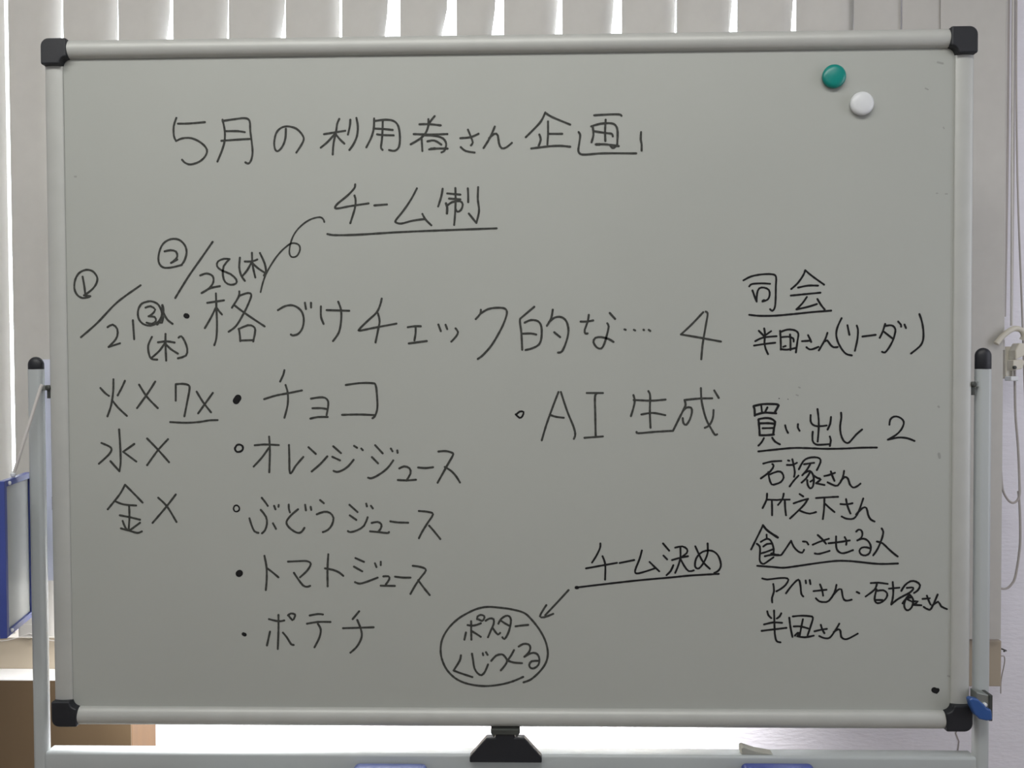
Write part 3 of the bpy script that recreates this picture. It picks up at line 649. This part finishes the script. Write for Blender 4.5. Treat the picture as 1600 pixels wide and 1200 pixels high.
 ('ink2', 'line with brackets under the first right-hand underline', """2.6:335.4,70.2 336.5,62.5 335.8,52.2 337.3,43.9 340.4,37.1
2.6:328.5,67.2 334.7,60.9
2.6:344.2,66.6 337.8,62.0
2.6:323.9,53.8 334.2,58.4 351.2,60.1
2.6:322.4,48.1 337.3,50.3 349.6,51.6
2.6:355.8,67.0 356.6,56.2 356.9,42.7
2.6:356.3,65.5 365.0,68.5 374.2,67.7 379.2,63.3 378.2,54.0 376.2,39.0
2.6:357.3,58.8 366.1,59.4 372.7,57.1 373.3,53.0
2.6:368.6,62.3 369.2,54.1 369.2,42.2
2.6:357.4,43.3 365.1,42.7 375.9,44.7
2.6:359.9,46.3 363.0,47.4
2.6:384.0,53.5 394.8,54.1
2.6:391.7,61.2 394.3,56.0 395.8,52.4
2.6:389.7,45.7 393.8,42.8 399.0,43.6 405.1,46.1
2.6:416.5,64.1 413.3,54.9 405.6,41.5
2.6:413.8,53.3 416.4,54.3 420.5,48.6 424.6,45.5 429.7,45.7
2.6:434.6,82.9 429.9,72.9 427.8,63.3 429.5,53.6 434.4,43.9 440.5,36.9 447.9,34.8
2.6:442.1,73.7 444.7,61.4
2.6:454.0,73.2 455.6,67.5 455.0,56.1 451.8,40.8
2.6:461.3,59.1 478.2,61.2
2.6:490.3,75.2 487.3,65.6 483.5,57.3
2.6:490.8,72.6 496.0,73.4 500.3,72.5 503.4,68.1 502.5,61.1 499.6,52.4 494.4,43.2 490.1,38.4 486.6,39.3
2.6:488.2,65.6 494.3,60.7 500.4,55.9
2.6:506.8,78.2 510.3,74.2 510.7,71.6
2.6:515.0,74.2 516.8,69.8
2.6:533.9,87.6 536.7,79.3 538.9,67.9 539.0,55.7 536.0,47.8 530.0,42.1 523.5,36.9"""),
 ('ink2', 'underlined line with a number in the middle of the right column', """3.0:322.0,-31.1 323.3,-34.8 323.5,-42.7
3.0:322.0,-30.3 334.0,-27.8 350.5,-27.9 354.2,-29.5| 348.8,-39.5
3.0:323.7,-41.9 334.0,-39.0 342.2,-39.0 350.9,-39.7
2.6:331.9,-29.9 332.8,-38.6
2.6:339.8,-32.0 336.9,-37.8
3.0:328.3,-47.7 329.3,-58.1 329.9,-67.7
3.0:328.7,-47.3 336.5,-45.8 343.9,-46.5 349.7,-50.7 348.5,-58.2 347.3,-67.3
3.0:330.3,-52.7 340.6,-52.5 348.9,-53.2
2.6:333.6,-59.0 348.1,-58.8
3.0:329.9,-68.1 338.2,-68.1 348.1,-67.3
2.6:335.3,-71.9 332.4,-77.2 328.3,-81.6
2.6:346.0,-71.3 349.8,-76.5 356.0,-80.0
2.6:362.7,-55.3 364.1,-60.7 366.4,-65.1
2.6:379.2,-53.9 379.0,-58.3 381.3,-62.4
2.6:395.4,-42.1 395.4,-50.0 398.3,-54.6 404.9,-56.7 416.0,-55.7
2.6:421.5,-44.7 420.5,-53.4 417.2,-61.0
2.6:404.1,-34.3 405.7,-47.5 405.7,-61.6 404.5,-76.6
2.6:398.1,-63.7 397.9,-74.9 401.7,-79.9 408.2,-80.7 418.9,-79.9
2.6:420.1,-70.0 421.4,-75.0 420.2,-82.4
1.2:354.6,-20.4 354.9,-20.6
1.0:366.1,-21.4 366.3,-21.7
2.6:328.3,-89.1 349.0,-86.9 372.0,-84.8 390.2,-84.9 414.8,-85.9 439.5,-85.6 460.0,-84.6 480.5,-84.4
2.6:434.4,-39.2 434.8,-45.8 433.3,-55.9 434.2,-66.8 437.7,-75.4 442.7,-78.5 446.9,-75.8 453.8,-67.6 461.5,-61.0"""),
 ('ink2', 'first short line below the middle right-hand underline', """2.6:334.6,-105.0 344.9,-102.4 357.8,-101.6
2.6:346.2,-105.6 348.0,-107.9 343.9,-114.9 331.5,-124.3
2.6:341.1,-116.0 342.4,-124.3 345.5,-132.1 351.1,-131.6 357.3,-129.0 360.9,-123.3 358.8,-117.0 353.2,-115.2 342.9,-119.1
2.6:366.5,-100.9 368.1,-101.4
2.6:365.0,-106.8 372.2,-106.7 377.9,-104.1
2.6:372.0,-99.4 373.7,-106.7 375.3,-116.0 374.3,-122.3
2.6:368.7,-134.7 373.8,-127.5 380.0,-120.7
2.6:380.5,-112.4 386.1,-102.0 392.3,-97.9 400.5,-96.8 407.2,-98.4 408.2,-103.6 403.6,-113.5
2.6:387.1,-106.0 393.3,-104.9 400.0,-104.1
2.6:394.9,-106.2 390.3,-114.0 384.9,-120.2
2.6:388.2,-117.1 394.4,-114.5 398.5,-119.2 399.8,-126.5 398.6,-134.8 395.0,-137.2 391.9,-132.7 391.3,-126.4
2.6:394.4,-117.1 390.3,-123.8 384.1,-129.8
2.6:398.5,-126.5 395.4,-128.5
2.6:399.5,-120.7 404.7,-123.9 408.8,-125.4 402.7,-130.6| 413.5,-132.9
2.6:413.4,-121.3 419.1,-120.0 426.8,-117.1
2.6:421.6,-115.3 423.7,-121.3 426.3,-127.5
2.6:417.6,-129.4 424.3,-132.7 430.5,-133.6 436.6,-124.4 438.6,-114.6
2.6:434.5,-127.5 439.7,-122.4 443.8,-125.0 445.9,-131.7 450.0,-136.2 455.1,-134.8 459.7,-131.2"""),
 ('ink2', 'second short line below the middle right-hand underline', """2.6:339.6,-144.1 338.8,-152.4 333.9,-162.9
2.6:339.3,-151.9 352.2,-152.4 356.4,-151.9
2.6:345.7,-152.4 346.1,-163.9 346.1,-172.3
2.6:361.0,-144.1 359.4,-151.4 353.8,-158.7
2.6:357.4,-151.9 368.7,-151.9
2.6:362.5,-153.0 363.1,-163.9 364.1,-172.3
2.6:381.6,-144.7 386.2,-147.8
2.6:373.9,-156.8 383.2,-153.5 392.4,-150.9| 387.3,-158.7 378.1,-168.1 369.3,-176.4
2.6:380.6,-165.5 386.3,-168.1 394.6,-170.2 402.8,-168.1
2.6:402.7,-149.9 417.1,-148.9 431.0,-148.3
2.6:413.5,-150.4 413.1,-163.9 411.6,-177.3
2.6:414.1,-157.2 420.3,-162.9 426.5,-168.1
2.6:434.2,-157.7 441.9,-158.2 449.6,-156.7
2.6:441.3,-151.3 443.4,-160.8 447.1,-170.0
2.6:435.8,-173.9 442.0,-176.7 451.2,-176.5 457.3,-168.1 463.4,-150.5
2.6:454.3,-171.3 462.5,-162.9 467.6,-162.9 469.7,-171.3 472.8,-177.5 478.0,-180.4"""),
 ('ink2', 'lowest underlined line of the right column', """2.6:334.4,-185.4 329.3,-196.2 319.1,-216.9
3.2:334.4,-185.4 340.4,-192.4 353.5,-201.3
2.6:339.1,-197.6 339.4,-203.2
2.6:331.6,-207.0 338.6,-203.2 343.3,-204.2 346.5,-209.3 348.4,-216.8 348.0,-221.5
2.6:326.5,-209.5 330.3,-213.1 330.7,-220.6 330.1,-230.0 332.2,-234.7 335.9,-235.7 341.5,-231.9 348.0,-227.2
2.6:334.9,-213.1 339.6,-209.8 346.1,-209.3
2.6:332.1,-222.0 338.7,-220.1 347.0,-216.8
2.6:336.8,-225.8 345.2,-223.9 354.5,-223.9
3.6:345.6,-222.5 349.8,-223.9
2.6:346.1,-223.9 356.3,-224.4 360.1,-221.5 370.7,-205.6| 374.0,-213.1 379.6,-219.2 385.1,-221.1 387.5,-217.3
2.6:386.0,-206.5 389.7,-206.7
2.6:391.1,-207.4 393.0,-210.4
2.6:398.6,-210.7 408.3,-206.5 419.4,-202.9
2.6:405.0,-198.0 411.1,-203.7 415.7,-209.3
2.6:401.4,-222.0 407.4,-222.5 420.4,-218.7
2.6:419.0,-208.8 431.5,-207.4 446.3,-205.1
2.6:428.7,-199.9 429.0,-214.0 432.5,-220.1 439.0,-221.7 450.5,-217.7
2.6:439.8,-200.8 442.1,-205.5 441.7,-210.7
2.6:327.1,-238.3 345.2,-239.6 360.1,-240.8 373.1,-239.4 391.7,-236.6 410.3,-233.9 428.8,-231.8 442.7,-231.8 456.6,-232.9 483.4,-235.6 508.4,-235.1
2.6:454.6,-193.6 457.4,-191.0 461.1,-192.1 462.6,-196.3 461.1,-201.5 456.0,-205.1| 461.6,-203.0 466.8,-203.5 471.4,-207.7 473.5,-214.0 472.0,-221.3 466.9,-224.6 461.2,-223.4 458.8,-218.7 461.7,-214.5 467.8,-214.0 472.5,-215.5
2.6:487.2,-189.5 489.3,-194.2 487.3,-203.5 482.2,-216.0 476.6,-224.4
2.6:481.2,-206.5 488.4,-208.7 495.6,-215.5 501.8,-221.2 508.0,-225.9"""),
 ('ink2', 'long line below the lowest right-hand underline', """2.6:333.7,-254.8 340.1,-256.2 351.5,-254.8 362.8,-254.1 367.5,-256.4 363.9,-263.2 357.7,-268.4 352.0,-271.6
2.6:347.9,-262.1 348.9,-271.6 346.3,-280.0 346.6,-286.2
2.6:364.4,-274.2 372.2,-263.7 380.4,-256.3 383.0,-264.2 384.1,-274.6 386.7,-278.3
2.6:389.7,-257.4 390.2,-261.0
2.6:394.9,-256.8 395.9,-262.1
2.6:400.1,-271.3 408.3,-270.4 416.6,-269.4
2.6:408.3,-262.6 410.9,-269.4 412.3,-277.2
2.6:403.0,-280.7 407.3,-284.6 413.5,-285.6 419.7,-284.0 426.9,-273.5 429.4,-263.1
2.6:425.9,-275.6 431.0,-269.9 435.7,-268.8 437.2,-276.6 439.3,-282.4 443.5,-283.7 449.1,-282.4
2.6:473.7,-260.7 483.5,-260.2 495.3,-261.7
2.6:481.5,-261.9 478.4,-269.3 467.1,-278.2
2.6:481.0,-268.7 479.0,-277.6 479.0,-283.9 482.6,-287.0 488.8,-284.9 493.9,-279.7 494.7,-273.9 489.7,-270.0 482.0,-270.8
2.6:479.0,-282.8 488.8,-282.8
2.6:501.8,-259.3 502.6,-270.3 502.1,-279.7 500.1,-288.6| 508.3,-281.7 520.6,-274.9
2.6:497.1,-267.9 510.3,-266.6
2.6:512.9,-270.8 517.4,-263.5 524.6,-258.2 531.8,-258.7 537.0,-263.4 533.9,-270.2 529.3,-273.4
2.6:520.0,-266.9 528.3,-266.6 524.7,-272.3 511.4,-279.7
2.6:514.5,-287.0 519.6,-280.7 524.7,-279.6
2.6:522.7,-274.9 526.8,-279.1 528.4,-284.8 526.4,-292.2 521.8,-296.1 518.1,-294.3 516.6,-288.0 519.6,-279.6 523.7,-276.5
2.6:520.6,-281.7 524.8,-283.8
2.6:526.8,-284.8 534.5,-284.3 528.9,-289.0| 538.7,-289.5
2.6:540.2,-281.2 549.4,-280.4
2.6:545.8,-277.0 547.9,-282.7 550.5,-288.5
2.6:541.8,-291.6 546.4,-294.4 551.5,-293.7 559.6,-275.4
2.6:552.5,-290.0 560.2,-284.8 564.3,-291.0 571.5,-294.4
2.6:455.6,-272.2 458.9,-274.0"""),
 ('ink2', 'lowest line of the right column', """2.6:340.2,-297.8 341.7,-303.0 345.4,-306.7
2.6:358.3,-300.4 356.2,-304.6 352.6,-307.2
2.6:349.0,-296.7 349.5,-313.5 350.1,-327.1 352.2,-336.6 357.4,-338.5
2.6:336.1,-315.1 347.5,-312.5 359.4,-312.9
2.6:333.0,-323.5 349.6,-321.4 365.1,-319.5
2.6:368.7,-306.1 370.3,-318.7 372.9,-331.3
2.6:373.3,-304.5 383.7,-303.5 394.0,-304.0 399.2,-306.0 396.6,-316.5 392.5,-329.1
2.6:386.3,-308.2 384.2,-318.7 382.2,-330.2
2.6:374.4,-317.6 383.7,-317.6 393.0,-320.2
2.6:376.0,-329.7 379.6,-326.0 382.7,-327.0 378.6,-330.2 388.9,-331.8 400.3,-329.6
2.6:401.3,-323.9 409.6,-321.9 417.3,-320.7
2.6:409.5,-315.4 411.1,-320.7 414.2,-326.4
2.6:407.5,-330.1 413.7,-332.7 421.0,-332.2 428.1,-322.7 433.3,-313.8
2.6:426.1,-324.8 432.3,-321.1 434.9,-323.8 435.9,-331.1 440.6,-334.2 446.8,-332.6 457.1,-326.8"""),
 ('ink2', 'bullet beside the long line of large writing', """6.6:-419.0,91.0 -417.3,90.3"""),
 ('ink2', 'bullet of the first list item, solid', """9.3:-353.7,-21.1 -351.2,-17.5"""),
 ('ink2', 'bullet of the second list item, an open ring', """2.7:-355.9,-83.5 -353.7,-79.6 -349.8,-78.7 -346.0,-80.7 -345.6,-84.9 -348.5,-87.8 -353.5,-88.3 -355.9,-85.3 -355.9,-82.9"""),
 ('ink2', 'bullet of the third list item, a small ring', """2.1:-358.9,-163.3 -357.6,-159.8 -354.2,-158.9 -351.4,-161.5 -351.4,-165.1 -354.3,-167.2 -357.7,-166.4 -358.9,-162.9"""),
 ('ink2', 'bullet of the fourth list item, solid', """9.1:-352.6,-249.4 -351.7,-248.7"""),
 ('ink2', 'bullet of the fifth list item, a small dot', """4.9:-347.6,-329.6 -345.6,-330.5"""),
 ('ink2', 'bullet beside the two Latin capitals', """2.6:14.1,-40.5 18.6,-36.5 23.8,-36.9 22.3,-42.4 18.6,-44.7 13.5,-40.0"""),
 ('ink1', 'large numeral at the right end of the long middle line', """2.8:256.9,91.6 242.0,75.8 228.2,63.0| 251.5,58.9 279.8,53.5
2.8:260.1,92.3 262.6,89.0 260.1,73.7 256.3,50.8 254.4,30.7"""),
 ('ink2', 'large numeral at the right of the middle right-hand heading', """2.6:496.5,-54.9 497.5,-48.3 502.1,-44.5 508.2,-44.9 513.6,-48.8 514.8,-53.8 511.4,-61.6 504.5,-68.5 494.6,-74.3| 507.6,-71.6 519.1,-72.4 528.7,-76.0"""),
 ('ink2', 'small blot near the bottom right corner', """7.5:555.9,-400.3 557.6,-401.1
5.0:558.8,-402.8 560.5,-400.2"""),
 ('smudge', 'faint leftover specks near the board edges', """2.5:555.0,409.2 561.5,407.5
1.7:539.8,376.1 543.1,374.4
1.7:562.9,326.2 563.7,324.6
1.7:554.5,242.2 556.1,242.2
1.7:565.9,241.3 568.3,241.3
2.5:558.8,-31.5 559.6,-32.3
3.3:560.0,-92.7 560.9,-97.7
2.5:-563.6,273.9 -561.9,273.9
2.5:573.5,-381.8 576.0,-382.6
1.7:376.8,-15.9 379.2,-16.8
1.7:380.0,-6.0 381.7,-6.8"""),
]

def ink_line(strokes):
    bm = bmesh.new(); Yk = -0.00020
    for s in strokes.split('\n'):
        wd, rest = s.split(':'); hw = float(wd)/2000
        segs = [[]]
        for tk in rest.split():
            c = tk.endswith('|'); a, b3 = tk.rstrip('|').split(',')
            p = Vector((float(a)/1000, float(b3)/1000)); segs[-1].append(p)
            if c: segs.append([p])
        for sg in segs:
            if not sg: continue
            if len(sg) == 1: continue
            P = []
            if len(sg) == 2:
                n = max(2, int((sg[1]-sg[0]).length/0.008)); P = [sg[0].lerp(sg[1], k/n) for k in range(n+1)]
            else:
                ln = sum((sg[i+1]-sg[i]).length for i in range(len(sg)-1)); n = max(2, min(8, int(ln/(len(sg)-1)/0.003)))
                P = [Vector((q[0], q[1])) for q in smooth_path([(q[0], q[1], 0) for q in sg], n)]
            L, R2 = [], []
            for i, q in enumerate(P):
                t = (P[min(i+1, len(P)-1)] - P[max(i-1, 0)])
                if t.length < 1e-7: t = Vector((1, 0))
                t.normalize(); nn = Vector((-t[1], t[0])); k = hw*(1 + random.uniform(-0.10, 0.10))
                L.append(q + nn*k); R2.append(q - nn*k)
            Yk -= 1.5e-6
            vl = [bm.verts.new((q[0], Yk, 1.3+q[1])) for q in L]; vr = [bm.verts.new((q[0], Yk, 1.3+q[1])) for q in R2]
            for i in range(len(P)-1): bm.faces.new((vr[i], vr[i+1], vl[i+1], vl[i]))
            for q in (P[0], P[-1]):
                Yk -= 1.5e-6
                bm.faces.new([bm.verts.new((q[0]+hw*math.cos(2*math.pi*k/12), Yk, 1.3+q[1]+hw*math.sin(2*math.pi*k/12))) for k in range(12)])
    return bm
for m, lab, strokes in WRITING:
    bm = ink_line(strokes)
    nm = 'smudge' if m == 'smudge' else ('bullet_mark' if lab.startswith('bullet') else 'handwriting')
    me = bpy.data.meshes.new(nm)
    for f in bm.faces:
        f.normal_update()
        if f.normal.y > 0: f.normal_flip()
    bm.to_mesh(me); bm.free(); me.materials.append(M[m])
    o = bpy.data.objects.new(nm, me); COL.objects.link(o); o.parent = wb
    if m == 'smudge': o['kind'] = 'stuff'
    o['label'] = 'black marker, ' + lab if m != 'smudge' else lab

# ================================================================ magnets
def magnet(name, m, x, z, lab):
    pr_ = [(0.0138, 0.0), (0.0146, 0.0015), (0.0150, 0.0045)] + [(0.0150-0.0075*(1-math.cos(a)) , 0.0045+0.0042*math.sin(a)) for a in [math.radians(d) for d in range(15, 91, 15)]] + [(0.004, 0.0091)]
    o = obj(name, lathe(pr_, (x, 0.0, z), 'y', 40), m, smooth=True, origin=(x, -0.0002, z))
    tag(o, lab, 'magnet', 'round magnets on the whiteboard'); return o
magnet('round_magnet', 'teal', 0.4222, 1.6912, 'round teal magnet at the top right of the whiteboard')
magnet('round_magnet', 'white', 0.4576, 1.6562, 'round white magnet just below right of the teal magnet')

# ================================================================ small board hanging on the left post
o_ = (-0.645, -0.01, 1.08)
hb = tag(empty('hanging_board', o_), 'small blue-framed board hanging by a white string, left of the left post', 'clipboard')
H0, H1 = Vector((-0.6325, -0.052, 0)), Vector((-0.6560, 0.037, 0))
dv = (H1-H0); ln = dv.length; dv.normalize(); nv = Vector((dv.y, -dv.x, 0))   # nv points towards +x
if nv.x < 0: nv = -nv
def slab(a0, a1, z0, z1, t0, t1):
    bm = bmesh.new(); v = []
    for z in (z0, z1):
        for a, t in ((a0, t0), (a1, t0), (a1, t1), (a0, t1)):
            q = H0 + dv*a + nv*t; v.append(bm.verts.new((q.x, q.y, z)))
    for f in ((0,1,2,3),(4,5,6,7),(0,1,5,4),(1,2,6,5),(2,3,7,6),(3,0,4,7)): bm.faces.new([v[i] for i in f])
    return bm
ZB, ZT = 0.9815, 1.1805
fr = 0.008
obj('panel', slab(0.003, ln-0.003, ZB+0.003, ZT-0.003, -0.003, 0.0), 'board', hb, origin=o_)
for nme, a in (('frame_bar', (0, fr, ZB, ZT)), ('frame_bar', (ln-0.004, ln, ZB, ZT)), ('frame_bar', (fr, ln-0.004, ZT-fr, ZT)), ('frame_bar', (fr, ln-0.004, ZB, ZB+fr))):
    obj(nme, slab(a[0], a[1], a[2], a[3], -0.005, 0.0035), 'blue', hb, origin=o_, bevel=0.001)
q = H0 + dv*0.014 + nv*0.004
obj('rivet', lathe([(0.0025, -0.001), (0.0025, 0.001), (0.001, 0.002)], (q.x, q.y, ZT-0.004), 'x', 10), 'white', hb, origin=o_)
q = H0 + dv*0.014 + nv*0.004
obj('rivet', lathe([(0.0025, -0.001), (0.0025, 0.001), (0.001, 0.002)], (q.x, q.y, ZB+0.006), 'x', 10), 'white', hb, origin=o_)
q = H0 + dv*(ln*0.42)
obj('string', tube([(q.x, q.y, ZT-0.001), (q.x+0.001, q.y, ZT+0.006), (-0.6085, -0.0075, 1.2985), (-0.6075, -0.0065, 1.3015)], 0.0020, 8), 'cord', hb, smooth=True, origin=o_)
obj('knot', lathe([(0.001, -0.004), (0.0032, -0.002), (0.0034, 0.001), (0.001, 0.004)], (q.x, q.y, ZT+0.004), 'z', 10), 'white', hb, smooth=True, origin=o_)
# pale sheet hanging behind, between left post and board
o_ = (-0.612, 0.04, 1.29)
sh = tag(empty('plastic_sheet', o_), 'narrow pale lavender plastic sheet hanging behind the gap beside the left post', 'sheet')
obj('sheet', box(-0.640, -0.6005, 0.040, 0.0412, 1.03, 1.335), 'lav', sh, origin=o_)
obj('blue_tab', box(-0.6180, -0.6050, 0.0365, 0.0395, 1.193, 1.212), 'pblue', sh, origin=o_, bevel=0.001)
obj('dark_clip', box(-0.6245, -0.6215, 0.0365, 0.0395, 1.128, 1.147), 'dark', sh, origin=o_, bevel=0.001)

# ================================================================ erasers standing in the pen tray
def eraser(x0, x1, zt, shell, face, lab):
    xm = (x0+x1)/2; wd = x1-x0; z0 = 0.7383; o0 = (xm, -0.02, z0)
    e = tag(empty('whiteboard_eraser', o0), lab, 'eraser', 'blue erasers in the pen tray')
    pp = [(xm+a, (z0+zt)/2+b4) for a, b4 in rounded(wd, zt-z0, 0.007)]
    obj('casing', prism(pp, -0.024, -0.004), shell, e, origin=o0, bevel=0.002)
    R = [(xm + wd*0.40*math.cos(a), (z0+zt)/2-0.002 + (zt-z0)*0.42*math.sin(a)) for a in [2*math.pi*k/28 for k in range(28)]]
    obj('grip', prism(R, -0.0275, -0.0238), face, e, origin=o0, bevel=0.001)
    return e
eraser(-0.2010, -0.1045, 0.8012, 'pblue', 'blue', 'pale blue whiteboard eraser with dark oval grip, left of the black stop')
eraser(0.3050, 0.3985, 0.8046, 'blue', 'dblue', 'dark blue whiteboard eraser below a grey wedge, right of the black stop')
wg = obj('felt_wedge', prism([(0.3085, 0.8113), (0.3500, 0.8113), (0.3280, 0.8150), (0.3115, 0.8205), (0.3085, 0.8195)], 0.004, 0.018), 'felt', origin=(0.327, 0.011, 0.8112), bevel=0.0006)
tag(wg, 'small grey felt wedge lying on the crossbar above the dark blue eraser', 'wedge')
